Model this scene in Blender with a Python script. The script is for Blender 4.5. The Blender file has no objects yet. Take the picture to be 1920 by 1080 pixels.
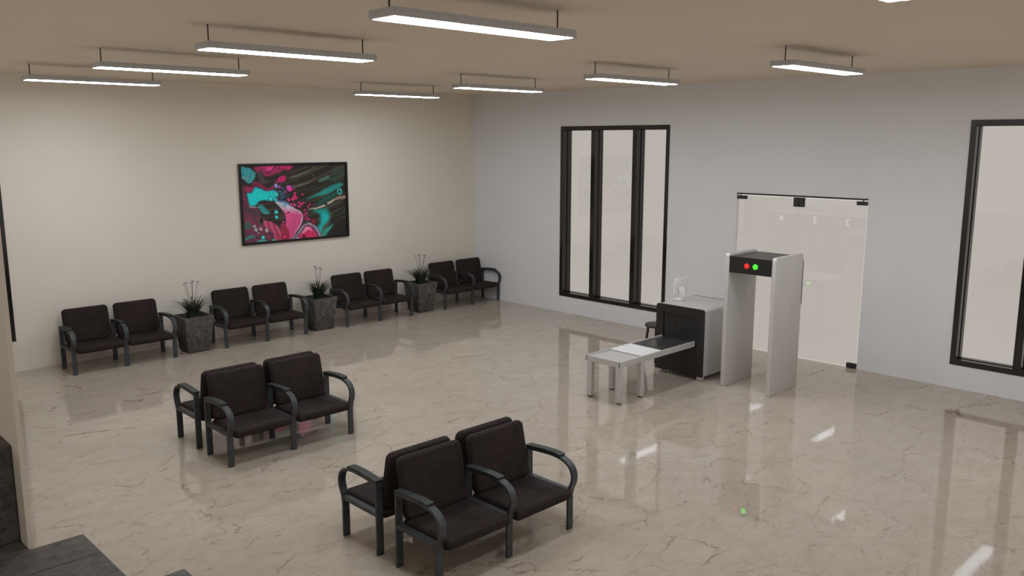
import bpy, bmesh, math, random
import numpy as np
from mathutils import Vector, Matrix
random.seed(7)
R = math.radians
sc = bpy.context.scene
col = sc.collection

# ------------------------------------------------------------------ helpers
def link(name, me, mat=None, parent=None, smooth=None):
    o = bpy.data.objects.new(name, me)
    col.objects.link(o)
    if mat is not None:
        me.materials.append(mat)
    if parent is not None:
        o.parent = parent
    if smooth is not None:
        for p in me.polygons:
            p.use_smooth = True
        me.set_sharp_from_angle(angle=R(smooth))
    return o

def fin(name, bm, mat=None, parent=None, smooth=None):
    bmesh.ops.recalc_face_normals(bm, faces=bm.faces)
    me = bpy.data.meshes.new(name)
    bm.to_mesh(me)
    bm.free()
    return link(name, me, mat, parent, smooth)

def empty(name, loc=(0, 0, 0), rz=0):
    o = bpy.data.objects.new(name, None)
    o.empty_display_size = 0.2
    col.objects.link(o)
    o.location = loc
    o.rotation_euler = (0, 0, rz)
    return o

def tag(o, label=None, cat=None, group=None, kind=None):
    if label: o['label'] = label
    if cat: o['category'] = cat
    if group: o['group'] = group
    if kind: o['kind'] = kind
    return o

def copy_tree(o, parent=None):
    c = o.copy()
    col.objects.link(c)
    c.parent = parent
    for ch in list(o.children):
        copy_tree(ch, c)
    return c

def box(bm, a, b, bev=0.0, seg=2):
    """axis-aligned box from corner a to corner b, edges bevelled"""
    c = [(a[i] + b[i]) / 2 for i in range(3)]
    s = [abs(b[i] - a[i]) for i in range(3)]
    r = bmesh.ops.create_cube(bm, size=1.0)
    vs = r['verts']
    for v in vs:
        v.co = Vector((v.co.x * s[0] + c[0], v.co.y * s[1] + c[1], v.co.z * s[2] + c[2]))
    if bev > 0:
        es = list({e for v in vs for e in v.link_edges})
        bmesh.ops.bevel(bm, geom=es, offset=min(bev, min(s) * .49), segments=seg, affect='EDGES', profile=.5)

def tube(bm, pts, rad, seg=8, cap=True):
    """round tube along points; rad number or list"""
    pts = [Vector(p) for p in pts]
    n = len(pts)
    rads = rad if isinstance(rad, (list, tuple)) else [rad] * n
    rings = []
    for i, p in enumerate(pts):
        t = (pts[min(i + 1, n - 1)] - pts[max(i - 1, 0)]).normalized()
        up = Vector((0, 0, 1)) if abs(t.z) < .9 else Vector((1, 0, 0))
        u = t.cross(up).normalized()
        w = t.cross(u).normalized()
        rings.append([bm.verts.new(p + (u * math.cos(2 * math.pi * k / seg) + w * math.sin(2 * math.pi * k / seg)) * rads[i]) for k in range(seg)])
    for a, b in zip(rings, rings[1:]):
        for k in range(seg):
            bm.faces.new((a[k], a[(k + 1) % seg], b[(k + 1) % seg], b[k]))
    if cap:
        bm.faces.new(rings[0]); bm.faces.new(list(reversed(rings[-1])))

def lathe(bm, prof, c, seg=32):
    rings = []
    for r, z in prof:
        rings.append([bm.verts.new((c[0] + r * math.cos(2 * math.pi * k / seg), c[1] + r * math.sin(2 * math.pi * k / seg), c[2] + z)) for k in range(seg)])
    for a, b in zip(rings, rings[1:]):
        for k in range(seg):
            bm.faces.new((a[k], a[(k + 1) % seg], b[(k + 1) % seg], b[k]))
    bm.faces.new(rings[0]); bm.faces.new(list(reversed(rings[-1])))

def catmull(pts, n=8):
    P = [np.array(p, float) for p in pts]
    out = []
    for i in range(len(P) - 1):
        p0 = P[max(i - 1, 0)]; p1 = P[i]; p2 = P[i + 1]; p3 = P[min(i + 2, len(P) - 1)]
        for k in range(n):
            t = k / n
            out.append(.5 * ((2 * p1) + (-p0 + p2) * t + (2 * p0 - 5 * p1 + 4 * p2 - p3) * t * t + (-p0 + 3 * p1 - 3 * p2 + p3) * t ** 3))
    out.append(P[-1])
    return out

def ribbon(bm, yz, t, w, x, side=1):
    """flat bar: centre-line (y,z) points with outer face on the line, thickness t inward, width w about x"""
    P = [np.array(p, float) for p in yz]
    n = len(P)
    L = []
    for i in range(n):
        d = P[min(i + 1, n - 1)] - P[max(i - 1, 0)]
        d /= np.linalg.norm(d)
        nn = np.array([d[1], -d[0]]) * side
        o_, i_ = P[i], P[i] + nn * t
        L.append([bm.verts.new((x - w / 2, o_[0], o_[1])), bm.verts.new((x + w / 2, o_[0], o_[1])),
                  bm.verts.new((x + w / 2, i_[0], i_[1])), bm.verts.new((x - w / 2, i_[0], i_[1]))])
    for a, b in zip(L, L[1:]):
        for k in range(4):
            bm.faces.new((a[k], a[(k + 1) % 4], b[(k + 1) % 4], b[k]))
    bm.faces.new(L[0]); bm.faces.new(list(reversed(L[-1])))

def cushion(w, d, h, rc, re):
    """rounded pad w (x) * d (y) * h (z), centred, plan corners rc, edges re"""
    bm = bmesh.new()
    bmesh.ops.create_cube(bm, size=1)
    for v in bm.verts:
        v.co = Vector((v.co.x * w, v.co.y * d, v.co.z * h))
    es = [e for e in bm.edges if abs((e.verts[0].co - e.verts[1].co).normalized().z) > .9]
    bmesh.ops.bevel(bm, geom=es, offset=rc, segments=5, affect='EDGES', profile=.5)
    es = [e for e in bm.edges if len(e.link_faces) == 2 and abs(e.link_faces[0].normal.z - e.link_faces[1].normal.z) > .5]
    bmesh.ops.bevel(bm, geom=es, offset=re, segments=5, affect='EDGES', profile=.5)
    return bm

def sheet(axis, lo, hi, holes, thick, plane):
    """wall sheet; axis 'x' = wall in the plane x=plane running along y, 'y' = plane y=plane along x.
    lo,hi=(along,z) rectangle; holes list of (a0,a1,z0,z1); extruded by thick along the axis"""
    A = sorted({lo[0], hi[0], *[h[0] for h in holes], *[h[1] for h in holes]})
    Z = sorted({lo[1], hi[1], *[h[2] for h in holes], *[h[3] for h in holes]})
    bm = bmesh.new()
    vv = {}
    def V(a, z):
        if (a, z) not in vv:
            vv[(a, z)] = bm.verts.new((plane, a, z) if axis == 'x' else (a, plane, z))
        return vv[(a, z)]
    for a0, a1 in zip(A, A[1:]):
        for z0, z1 in zip(Z, Z[1:]):
            m = ((a0 + a1) / 2, (z0 + z1) / 2)
            if any(h[0] < m[0] < h[1] and h[2] < m[1] < h[3] for h in holes):
                continue
            bm.faces.new((V(a0, z0), V(a1, z0), V(a1, z1), V(a0, z1)))
    r = bmesh.ops.extrude_face_region(bm, geom=list(bm.faces))
    off = Vector((thick, 0, 0)) if axis == 'x' else Vector((0, thick, 0))
    for g in r['geom']:
        if isinstance(g, bmesh.types.BMVert):
            g.co += off
    return bm

# ------------------------------------------------------------------ materials
class N:
    def __init__(s, name):
        s.m = bpy.data.materials.new(name); s.m.use_nodes = True
        s.t = s.m.node_tree; s.b = s.t.nodes['Principled BSDF']; s.out = s.t.nodes['Material Output']
    def n(s, typ, **kw):
        nd = s.t.nodes.new('ShaderNode' + typ)
        for k, v in kw.items():
            if k.startswith('i_'):
                key = k[2:].replace('_', ' ')
                nd.inputs[int(key) if key.isdigit() else key].default_value = v
            else:
                setattr(nd, k, v)
        return nd
    def l(s, a, b): s.t.links.new(a, b)
    def coord(s): 
        return s.n('TexCoord').outputs['Object']
    def noise(s, vec, scale, detail=4, rough=.55, dist=0):
        nd = s.n('TexNoise', i_Scale=scale, i_Detail=detail, i_Roughness=rough, i_Distortion=dist)
        if vec is not None: s.l(vec, nd.inputs['Vector'])
        return nd.outputs['Fac']
    def ramp(s, fac, stops):
        nd = s.n('ValToRGB'); cr = nd.color_ramp
        while len(cr.elements) < len(stops): cr.elements.new(.5)
        for e, (p, c) in zip(cr.elements, stops):
            e.position = p; e.color = (*c, 1) if len(c) == 3 else c
        s.l(fac, nd.inputs['Fac'])
        return nd.outputs['Color']
    def math(s, op, a, b=None, clamp=False):
        nd = s.n('Math', operation=op); nd.use_clamp = clamp
        for i, x in enumerate((a, b)):
            if x is None: continue
            if isinstance(x, (int, float)): nd.inputs[i].default_value = x
            else: s.l(x, nd.inputs[i])
        return nd.outputs[0]
    def mix(s, fac, a, b):
        nd = s.n('Mix', data_type='RGBA')
        for i, x in ((0, fac), (6, a), (7, b)):
            if isinstance(x, (int, float)): nd.inputs[i].default_value = x
            elif isinstance(x, tuple): nd.inputs[i].default_value = (*x, 1)
            else: s.l(x, nd.inputs[i])
        return nd.outputs[2]
    def bump(s, h, strength=.3, dist=.01):
        nd = s.n('Bump', i_Strength=strength, i_Distance=dist)
        s.l(h, nd.inputs['Height']); s.l(nd.outputs[0], s.b.inputs['Normal'])
    def set(s, color=None, rough=.5, metal=0.0, spec=None):
        if color is not None:
            if isinstance(color, tuple): s.b.inputs['Base Color'].default_value = (*color, 1)
            else: s.l(color, s.b.inputs['Base Color'])
        if isinstance(rough, (int, float)): s.b.inputs['Roughness'].default_value = rough
        else: s.l(rough, s.b.inputs['Roughness'])
        s.b.inputs['Metallic'].default_value = metal
        if spec is not None: s.b.inputs['Specular IOR Level'].default_value = spec
        return s.m

def lin(r, g, b):
    f = lambda c: (c / 255 / 12.92) if c / 255 <= .04045 else ((c / 255 + .055) / 1.055) ** 2.4
    return (f(r), f(g), f(b))

def paint(name, c, var=.03, rough=.6, spec=.3):
    k = N(name); v = k.coord()
    a = k.noise(v, .35, 3)
    b = k.noise(v, 60, 3)
    cc = k.ramp(a, [(.3, tuple(x * (1 - var) for x in c)), (.7, tuple(min(1, x * (1 + var)) for x in c))])
    if rough > .3: k.bump(b, .03, .002)
    return k.set(cc, rough, 0, spec)

WALL_REAR_C = (.755, .70, .61)
WALL_RIGHT_C = (.74, .735, .73)
CEIL_C = (.80, .69, .56)
M = {}
M['wall_beige'] = paint('beige_wall_paint', WALL_REAR_C)
M['wall_grey'] = paint('grey_wall_paint', WALL_RIGHT_C)
M['ceiling'] = paint('ceiling_paint', CEIL_C)

def marble():
    k = N('cream_marble')
    v0 = k.coord()
    mp = k.n('Mapping'); mp.inputs['Rotation'].default_value = (0, 0, R(-46)); mp.inputs['Scale'].default_value = (.8, 1.25, 1)
    k.l(v0, mp.inputs['Vector']); v = mp.outputs[0]
    # warp
    nz = k.n('TexNoise', i_Scale=2.6, i_Detail=9.0, i_Roughness=.72); k.l(v, nz.inputs['Vector'])
    vm = k.n('VectorMath', operation='MULTIPLY_ADD'); k.l(nz.outputs['Color'], vm.inputs[0])
    vm.inputs[1].default_value = (.42, .42, .0); k.l(v, vm.inputs[2]); w = vm.outputs[0]
    base = k.ramp(k.noise(v, 1.1, 7, .65), [(.3, (.415, .358, .292)), (.7, (.472, .408, .335))])
    cloud = k.noise(w, 5.0, 8, .7)
    base = k.mix(k.ramp(cloud, [(.45, (0, 0, 0)), (.75, (.6, .6, .6))]), base, (.35, .285, .222))
    def vein(scale, width, seed, thresh, mscale):
        vo = k.n('TexVoronoi', feature='DISTANCE_TO_EDGE', i_Scale=scale)
        ad = k.n('VectorMath', operation='ADD'); k.l(w, ad.inputs[0]); ad.inputs[1].default_value = (seed, seed * 1.7, 0)
        k.l(ad.outputs[0], vo.inputs['Vector'])
        line = k.ramp(vo.outputs['Distance'], [(0, (1, 1, 1)), (width, (0, 0, 0))])
        mk = k.ramp(k.noise(ad.outputs[0], mscale, 6, .75), [(thresh, (0, 0, 0)), (thresh + .12, (1, 1, 1))])
        return k.math('MULTIPLY', line, mk)
    v1 = vein(1.55, .012, 3.1, .45, 2.9)
    v2 = vein(4.2, .020, 8.4, .49, 4.2)
    v3 = vein(9.5, .035, 15.2, .50, 6.0)
    c = k.mix(k.math('MULTIPLY', v3, .42), base, (.22, .155, .11))
    c = k.mix(k.math('MULTIPLY', v2, .65), c, (.20, .11, .07))
    c = k.mix(k.math('MULTIPLY', v1, .8), c, (.14, .07, .045))
    sp = k.ramp(k.noise(v, 40, 4, .75), [(.62, (0, 0, 0)), (.68, (1, 1, 1))])
    spm = k.ramp(k.noise(w, 2.6, 5, .75), [(.54, (0, 0, 0)), (.68, (1, 1, 1))])
    c = k.mix(k.math('MULTIPLY', k.math('MULTIPLY', sp, spm), .7), c, (.10, .075, .055))
    return k.set(c, .038, 0, .5)
M['marble'] = marble()

def granite(name, dark, light, rough=.45, joint=False):
    k = N(name); v0 = k.coord()
    mp = k.n('Mapping'); mp.inputs['Scale'].default_value = (.75, 1, 1); k.l(v0, mp.inputs['Vector']); v = mp.outputs[0]
    a = k.noise(v, 30, 8, .8, .2)
    b = k.noise(v0, 5, 5, .6)
    c = k.ramp(a, [(.32, dark), (.5, tuple((x * .45 + y * .55) for x, y in zip(dark, light))), (.68, light)])
    c = k.mix(k.math('MULTIPLY', b, .45), c, tuple(x * .8 for x in dark))
    if joint:
        sx = k.n('SeparateXYZ'); k.l(v0, sx.inputs[0])
        f = k.math('FRACT', k.math('MULTIPLY', k.math('ADD', sx.outputs['Y'], 10.796 + 60 * .45), 1 / .45))
        ln = k.math('LESS_THAN', f, .009)
        c = k.mix(ln, c, (.012, .011, .01))
    k.bump(a, .12, .004)
    return k.set(c, rough, 0, .35)
M['stair'] = granite('dark_granite_tiles', (.07, .066, .062), (.27, .26, .247), .5, True)
M['plinth'] = granite('dark_granite_block', (.028, .027, .025), (.17, .165, .152), .5)

def stone():
    k = N('rough_grey_stone'); v = k.coord()
    a = k.noise(v, 14, 8, .7, .4); b = k.noise(v, 4, 4, .6)
    c = k.ramp(a, [(.3, (.038, .036, .034)), (.5, (.105, .098, .09)), (.68, (.20, .188, .172))])
    c = k.mix(k.math('MULTIPLY', b, .5), c, (.08, .074, .068))
    k.bump(a, .5, .012)
    return k.set(c, .85, 0, .2)
M['stone'] = stone()

def leather():
    k = N('dark_brown_leather'); v = k.coord()
    mp = k.n('Mapping'); mp.inputs['Scale'].default_value = (.7, 3.0, 3.0); k.l(v, mp.inputs['Vector'])
    a = k.noise(v, 5, 4, .6); f = k.noise(mp.outputs[0], 38, 6, .7, .8)
    c = k.ramp(a, [(.3, (.017, .0105, .0095)), (.7, (.031, .0195, .0175))])
    c = k.mix(k.ramp(f, [(.52, (0, 0, 0)), (.70, (.65, .65, .65))]), c, (.068, .049, .044))
    k.bump(f, .9, .012)
    return k.set(c, .68, 0, .2)
M['leather'] = leather()

def scratched(name, c0, c1, rough, metal, spec=.4):
    k = N(name); v = k.coord()
    a = k.noise(v, 16, 6, .7); b = k.noise(v, 90, 3, .6)
    c = k.ramp(a, [(.3, c0), (.7, c1)])
    k.bump(b, .15, .002)
    return k.set(c, rough, metal, spec)
M['chair_metal'] = scratched('dark_blue_grey_metal', (.034, .038, .042), (.078, .084, .09), .45, .3)
M['pad'] = scratched('dark_green_black_rubber', (.012, .016, .014), (.024, .030, .026), .5, 0)
M['black_frame'] = paint('black_window_frame', (.014, .0115, .0095), .1, .14, .5)
M['bronze'] = scratched('dark_bronze_fitting', (.035, .030, .027), (.06, .053, .048), .4, .5)
M['art_frame'] = scratched('black_picture_frame', (.008, .007, .006), (.014, .012, .011), .4, 0)
M['black_panel'] = scratched('black_enamel', (.018, .0165, .0155), (.022, .02, .019), .35, 0, .4)
M['belt'] = scratched('black_rubber_belt', (.026, .0255, .025), (.033, .032, .031), .32, 0, .5)
M['lamp_body'] = scratched('lamp_grey_housing', (.46, .465, .47), (.50, .505, .51), .45, 0)
M['rod'] = scratched('dark_brown_rod', (.018, .012, .008), (.025, .017, .012), .5, 0)
M['stool'] = scratched('dark_stool_seat', (.035, .034, .033), (.05, .048, .046), .5, 0)
M['stool_leg'] = scratched('dark_brown_stool_leg', (.028, .018, .012), (.04, .027, .018), .45, 0)

def brushed(name, c, rough, metal=1.0):
    k = N(name); v = k.coord()
    mp = k.n('Mapping'); mp.inputs['Scale'].default_value = (1, 1, 40); k.l(v, mp.inputs['Vector'])
    a = k.noise(mp.outputs[0], 6, 3)
    cc = k.ramp(a, [(.3, tuple(x * .97 for x in c)), (.7, c)])
    rr = k.math('ADD', k.math('MULTIPLY', a, .08), rough - .04)
    return k.set(cc, rr, metal)
M['silver'] = brushed('brushed_silver', (.60, .585, .57), .38, .35)
M['silver_soft'] = brushed('satin_silver_panel', (.66, .632, .605), .42, .3)
M['roller'] = brushed('polished_roller', (.70, .69, .68), .42, .3)
M['white_plastic'] = paint('white_plastic', (.88, .88, .87), .01, .35, .5)
M['soil'] = scratched('soil', (.02, .014, .010), (.05, .034, .024), .95, 0)
M['counter_panel'] = scratched('counter_front', (.16, .12, .10), (.20, .155, .13), .5, 0)
M['screen_dark'] = scratched('dark_screen', (.01, .01, .012), (.013, .013, .015), .2, 0)

def leafmat(name, c0, c1):
    k = N(name); v = k.coord()
    return k.set(k.ramp(k.noise(v, 9, 3), [(.3, c0), (.7, c1)]), .6, 0, .3)
M['grass'] = leafmat('dark_green_blade', (.014, .027, .014), (.045, .072, .035))
M['stem'] = leafmat('purple_flower_stem', (.16, .085, .12), (.30, .20, .24))
M['flower'] = leafmat('mauve_flower_head', (.25, .17, .19), (.34, .25, .27))

def emis(name, c, s):
    k = N(name)
    k.b.inputs['Base Color'].default_value = (*[x * .5 for x in c], 1)
    k.b.inputs['Emission Color'].default_value = (*c, 1)
    k.b.inputs['Emission Strength'].default_value = s
    v = k.coord(); 
    return k.m
LAMP_E = 29.0
M['tube'] = emis('white_light_tube', (.94, 1.0, 1.08), LAMP_E)
M['red'] = emis('red_indicator', (.35, .008, .0065), 2.9)
M['green'] = emis('green_indicator', (.03, 1.0, .018), 3.0)
M['digit'] = emis('white_digit', (.9, .9, .9), 3.0)

def glass(name, tint, ior=1.68):
    k = N(name); t = k.t
    t.nodes.remove(k.b)
    tr = k.n('BsdfTransparent'); tr.inputs[0].default_value = (*tint, 1)
    gl = k.n('BsdfGlossy'); gl.inputs['Roughness'].default_value = 0.0; gl.inputs['Color'].default_value = (1, 1, 1, 1)
    fr = k.n('Fresnel', i_IOR=ior); ge = k.n('NewGeometry')
    fac = k.math('MULTIPLY', fr.outputs[0], k.math('SUBTRACT', 1.0, ge.outputs['Backfacing']))
    mx = k.n('MixShader'); k.l(fac, mx.inputs[0]); k.l(tr.outputs[0], mx.inputs[1]); k.l(gl.outputs[0], mx.inputs[2])
    k.l(mx.outputs[0], k.out.inputs['Surface'])
    return k.m
M['glass'] = glass('clear_pane', (.86, .86, .86))
M['door_glass'] = glass('clear_door_glass', (.86, .86, .86))

def terrazzo():
    k = N('speckled_stone_cladding'); v = k.coord()
    a = k.noise(v, 26, 4, .75)
    c = k.ramp(a, [(.36, (.10, .09, .08)), (.42, (.55, .52, .48)), (.6, (.6, .57, .52))])
    return k.set(c, .4, 0, .4)
M['terrazzo'] = terrazzo()

# ------------------------------------------------------------------ camera
K = 3.2
cam_d = bpy.data.cameras.new('camera'); cam = bpy.data.objects.new('camera', cam_d); col.objects.link(cam)
cam.location = (-3.63274 * K, -4.09586 * K, K)
cam.rotation_euler = (R(90 - 9.879), 0, R(-44.1166))
cam_d.sensor_width = 36; cam_d.lens = 1589.05 * 36 / 1920
cam_d.clip_start = .05
sc.camera = cam

# ------------------------------------------------------------------ setting
H = 4.087
XL = -11.07
XW, YF = -14.0, -16.0
def struct(o, label, cat): return tag(o, label, cat, kind='structure')

bm = bmesh.new(); box(bm, (XW, YF, -.12), (.03, .1, 0))
struct(fin('floor', bm, M['marble']), 'polished cream marble floor with thin brown veins', 'floor')
bm = bmesh.new(); box(bm, (XW, YF, H), (.05, .1, H + .1))
struct(fin('ceiling', bm, M['ceiling']), 'flat beige ceiling with hanging linear lamps', 'ceiling')

WIN1 = (-4.82, -2.407, .314, 3.452)
WIN2 = (-11.775, -9.362, .314, 3.452)
DOOR = (-8.140, -6.105, 0.0, 2.410)
WIN3 = (-10.979, -8.566, .437, 3.575)
def grow(h, e=-.02): return (h[0] - e, h[1] + e, h[2] - e, h[3] + e)
bm = sheet('x', (YF, 0), (.1, H), [grow(WIN1), grow(WIN2), DOOR], .05, 0.0)
struct(fin('wall_right', bm, M['wall_grey']), 'pale grey wall with the tall windows and the glass door', 'wall')
bm = sheet('y', (XW, 0), (0.0, H), [grow(WIN3)], .05, 0.0)
struct(fin('wall_rear', bm, M['wall_beige']), 'beige wall behind the row of seats and the painting', 'wall')
bm = bmesh.new(); box(bm, (XL, -10.637, 0), (XL + .012, -9.3, H))
struct(fin('wall_left', bm, M['wall_beige']), 'thin beige wall whose end stands at the far left edge by the stair', 'wall')
bm = bmesh.new(); box(bm, (XL, -9.3, 0), (XL + .06, -.0, 1.43))
struct(fin('trim_1', bm, M['wall_beige']), 'low beige parapet wall behind the service counters', 'low wall')

# windows ----------------------------------------------------------
def window(name, a0, a1, z0, z1, axis, label):
    """three-light fixed window built in local coords: along u (0..w, to the viewer's right), depth d (0 room face, + outdoors), z"""
    w = a1 - a0
    root = empty(name)
    struct(root, label, 'window')
    if axis == 'x':
        root.location = (0, a1, 0); root.rotation_euler = (0, 0, R(-90))   # local +x -> world -y, local +y -> world +x
    else:
        root.location = (a0, 0, 0)
    F = .07; DI, DO = -.012, .225
    bm = bmesh.new()
    box(bm, (0, DI, z0), (F, DO, z1), .003, 1); box(bm, (w - F, DI, z0), (w, DO, z1), .003, 1)
    box(bm, (F, DI, z1 - F), (w - F, DO, z1), .003, 1); box(bm, (F, DI, z0), (w - F, DO, z0 + F), .003, 1)
    for s in (.098, .107):   # gasket lines round the glass
        pass
    fin('window_frame', bm, M['black_frame'], root)
    m1, m2 = w * .3035, w * .686
    if axis == 'y': m1, m2 = w - m2 - .092, w - m1 - .092
    for m in (m1, m2):
        bm = bmesh.new(); box(bm, (m, DI + .004, z0 + F), (m + .092, DO - .004, z1 - F), .003, 1)
        fin('mullion', bm, M['black_frame'], root)
    for p0, p1 in ((F, m1), (m1 + .092, m2), (m2 + .092, w - F)):
        bm = bmesh.new(); box(bm, (p0, .100, z0 + F), (p1, .110, z1 - F))
        pane = fin('pane', bm, M['glass'], root)
        bm = bmesh.new(); g = .007
        for y0, y1 in ((.097, .0995), (.1105, .113)):
            box(bm, (p0, y0, z0 + F), (p0 + g, y1, z1 - F)); box(bm, (p1 - g, y0, z0 + F), (p1, y1, z1 - F))
            box(bm, (p0 + g, y0, z0 + F), (p1 - g, y1, z0 + F + g)); box(bm, (p0 + g, y0, z1 - F - g), (p1 - g, y1, z1 - F))
        fin('gasket', bm, M['black_frame'], pane)
    return root
window('window_1', *WIN1, 'x', 'tall black three-pane window left of the baggage scanner')
window('window_2', *WIN2, 'x', 'tall black window cut by the right edge of the picture')
window('window_3', *WIN3, 'y', 'black framed window sliver at the left edge on the beige wall')

# glass door -------------------------------------------------------
door = empty('door_1', (0, 0, 0)); struct(door, 'frameless double glass door with dark patch fittings behind the metal detector', 'door')
d0, d1 = DOOR[0], DOOR[1]; mid = -7.125
bm = bmesh.new(); box(bm, (-.012, d0 + .009, 2.387), (.03, d1 - .002, 2.410), .002, 1)
fin('top_rail', bm, M['bronze'], door)
for y0, y1 in ((d0 + .014, mid - .0015), (mid + .0015, d1 - .012)):
    bm = bmesh.new(); box(bm, (.006, y0, .016), (.018, y1, 2.371), .001, 1)
    fin('glass_leaf', bm, M['door_glass'], door)
def patch(y0, y1, z0, z1):
    bm = bmesh.new(); box(bm, (-.010, y0, z0), (.004, y1, z1), .003, 2); box(bm, (.020, y0, z0), (.034, y1, z1), .003, 2)
    ob = fin('patch_fitting', bm, M['bronze'], door)
patch(-6.268, -6.109, 2.316, 2.369); patch(-8.138, -7.982, 2.316, 2.369)
patch(-7.122, -7.045, 2.244, 2.379); patch(-7.207, -7.128, 2.244, 2.379)
patch(-8.134, -7.991, .004, .071); patch(-6.268, -6.115, .004, .071)
for y in (-6.17, -8.07):
    bm = bmesh.new(); tube(bm, [(.012, y, 2.369), (.012, y, 2.388)], .008)
    fin('pivot', bm, M['bronze'], door)

# staircase --------------------------------------------------------
ZL, G, RS = 2.1, .278, .21
st = empty('staircase', (-11.5, -12.5, 0)); tag(st, 'dark grey granite staircase and landing at the lower left corner', 'staircase')
inv = Matrix.Translation(-st.location)
def stp(name, boxes):
    bm = bmesh.new()
    for a, b in boxes: box(bm, a, b, .004, 1)
    o = fin(name, bm, M['stair'], st); o.matrix_parent_inverse = inv
stp('landing', [((XW, -15.9, 0), (-10.93, -10.64, ZL)), ((XW, -10.641, 0), (XL - .001, -8.6, ZL))])
for k in range(1, 10):
    z = ZL - RS * k; x = -10.93 + G * (k - 1)
    stp('step', [((x, -14.2, 0), (x + G, -10.64, z))])
bm = bmesh.new(); box(bm, (-12.6, -10.569, ZL), (XL - .001, -8.7, 2.380), .004, 1)
tag(fin('plinth', bm, M['plinth']), 'dark granite plinth on the stair landing at the left edge, against the wall end', 'plinth')

# ------------------------------------------------------------------ seating
def make_bench():
    root = empty('bench')
    W = .062; T = .022
    HZ = .345
    arch = catmull([(0.0, HZ - .03), (-.012, .362), (-.036, .412), (-.046, .465), (-.037, .520), (-.010, .562), (.036, .594), (.10, .613), (.18, .621), (.28, .619), (.38, .612), (.494, .602)], 5)
    for i, x in enumerate((-.70, 0.0, .70)):
        bm = bmesh.new(); box(bm, (x - W / 2, 0, 0), (x + W / 2, T, HZ + .01), .003, 1)
        fin('leg', bm, M['chair_metal'], root)
        bm = bmesh.new(); box(bm, (x - W / 2, .472, 0), (x + W / 2, .472 + T, .590), .003, 1)
        fin('leg', bm, M['chair_metal'], root)
        bm = bmesh.new(); ribbon(bm, arch, T, W - .001, x)
        arm = fin('armrest', bm, M['chair_metal'], root, 35)
        top = [p for p in arch if p[0] >= .098 and p[1] > .58]
        top = [(p[0], p[1] + .018) for p in top]
        bm = bmesh.new(); ribbon(bm, top, .018, W + .006, x)
        es = [e for e in bm.edges]
        fin('armrest_pad', bm, M['pad'], arm, 35)
        bm = bmesh.new(); box(bm, (x - W / 2 + .004, T - .002, .318), (x + W / 2 - .004, .474, .352), .003, 1)
        fin('side_rail', bm, M['chair_metal'], root)
    for x in (-.35, .35):
        bm = cushion(.634, .55, .090, .035, .036)
        bmesh.ops.rotate(bm, verts=bm.verts, cent=(0, 0, 0), matrix=Matrix.Rotation(R(-1.2), 3, 'X'))
        bmesh.ops.translate(bm, verts=bm.verts, vec=(x, .222, .331))
        fin('seat', bm, M['leather'], root, 40)
        bm = cushion(.624, .490, .078, .055, .034)
        bmesh.ops.rotate(bm, verts=bm.verts, cent=(0, 0, 0), matrix=Matrix.Rotation(R(90 - 12), 3, 'X'))
        bmesh.ops.translate(bm, verts=bm.verts, vec=(x, .506, .598))
        fin('backrest', bm, M['leather'], root, 40)
    bm = bmesh.new(); box(bm, (-.67, .14, .280), (.67, .18, .292), .003, 1); box(bm, (-.67, .36, .280), (.67, .40, .292), .003, 1)
    fin('support_bar', bm, M['chair_metal'], root)
    return root

benches = [
    (-7.36, -.772, 0, 'dark brown two-seat bench by the beige wall, left of the leftmost planter', 'two-seat benches along the beige wall'),
    (-5.155, -.772, 0, 'dark brown two-seat bench by the wall between the left and the middle planter', 'two-seat benches along the beige wall'),
    (-2.945, -.772, 0, 'dark brown two-seat bench by the wall between the middle and the right planter', 'two-seat benches along the beige wall'),
    (-.742, -.772, 0, 'dark brown two-seat bench in the room corner, right of the right planter', 'two-seat benches along the beige wall'),
    (-7.36, -5.437, 0, 'dark brown two-seat bench facing the viewer, front of the middle back-to-back pair', 'two-seat benches standing back to back'),
    (-7.36, -4.217, math.pi, 'dark brown two-seat bench facing the beige wall, rear half of the middle back-to-back pair', 'two-seat benches standing back to back'),
    (-7.36, -8.687, 0, 'dark brown two-seat bench nearest the viewer, its front leg cut by the bottom edge', 'two-seat benches standing back to back'),
    (-7.36, -7.467, math.pi, 'dark brown two-seat bench facing away, rear half of the near back-to-back pair', 'two-seat benches standing back to back'),
]
proto = make_bench()
for i, (x, y, rz, lab, grp) in enumerate(benches):
    o = proto if i == 0 else copy_tree(proto)
    o.location = (x, y, 0); o.rotation_euler = (0, 0, rz)
    tag(o, lab, 'bench', grp)

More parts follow.
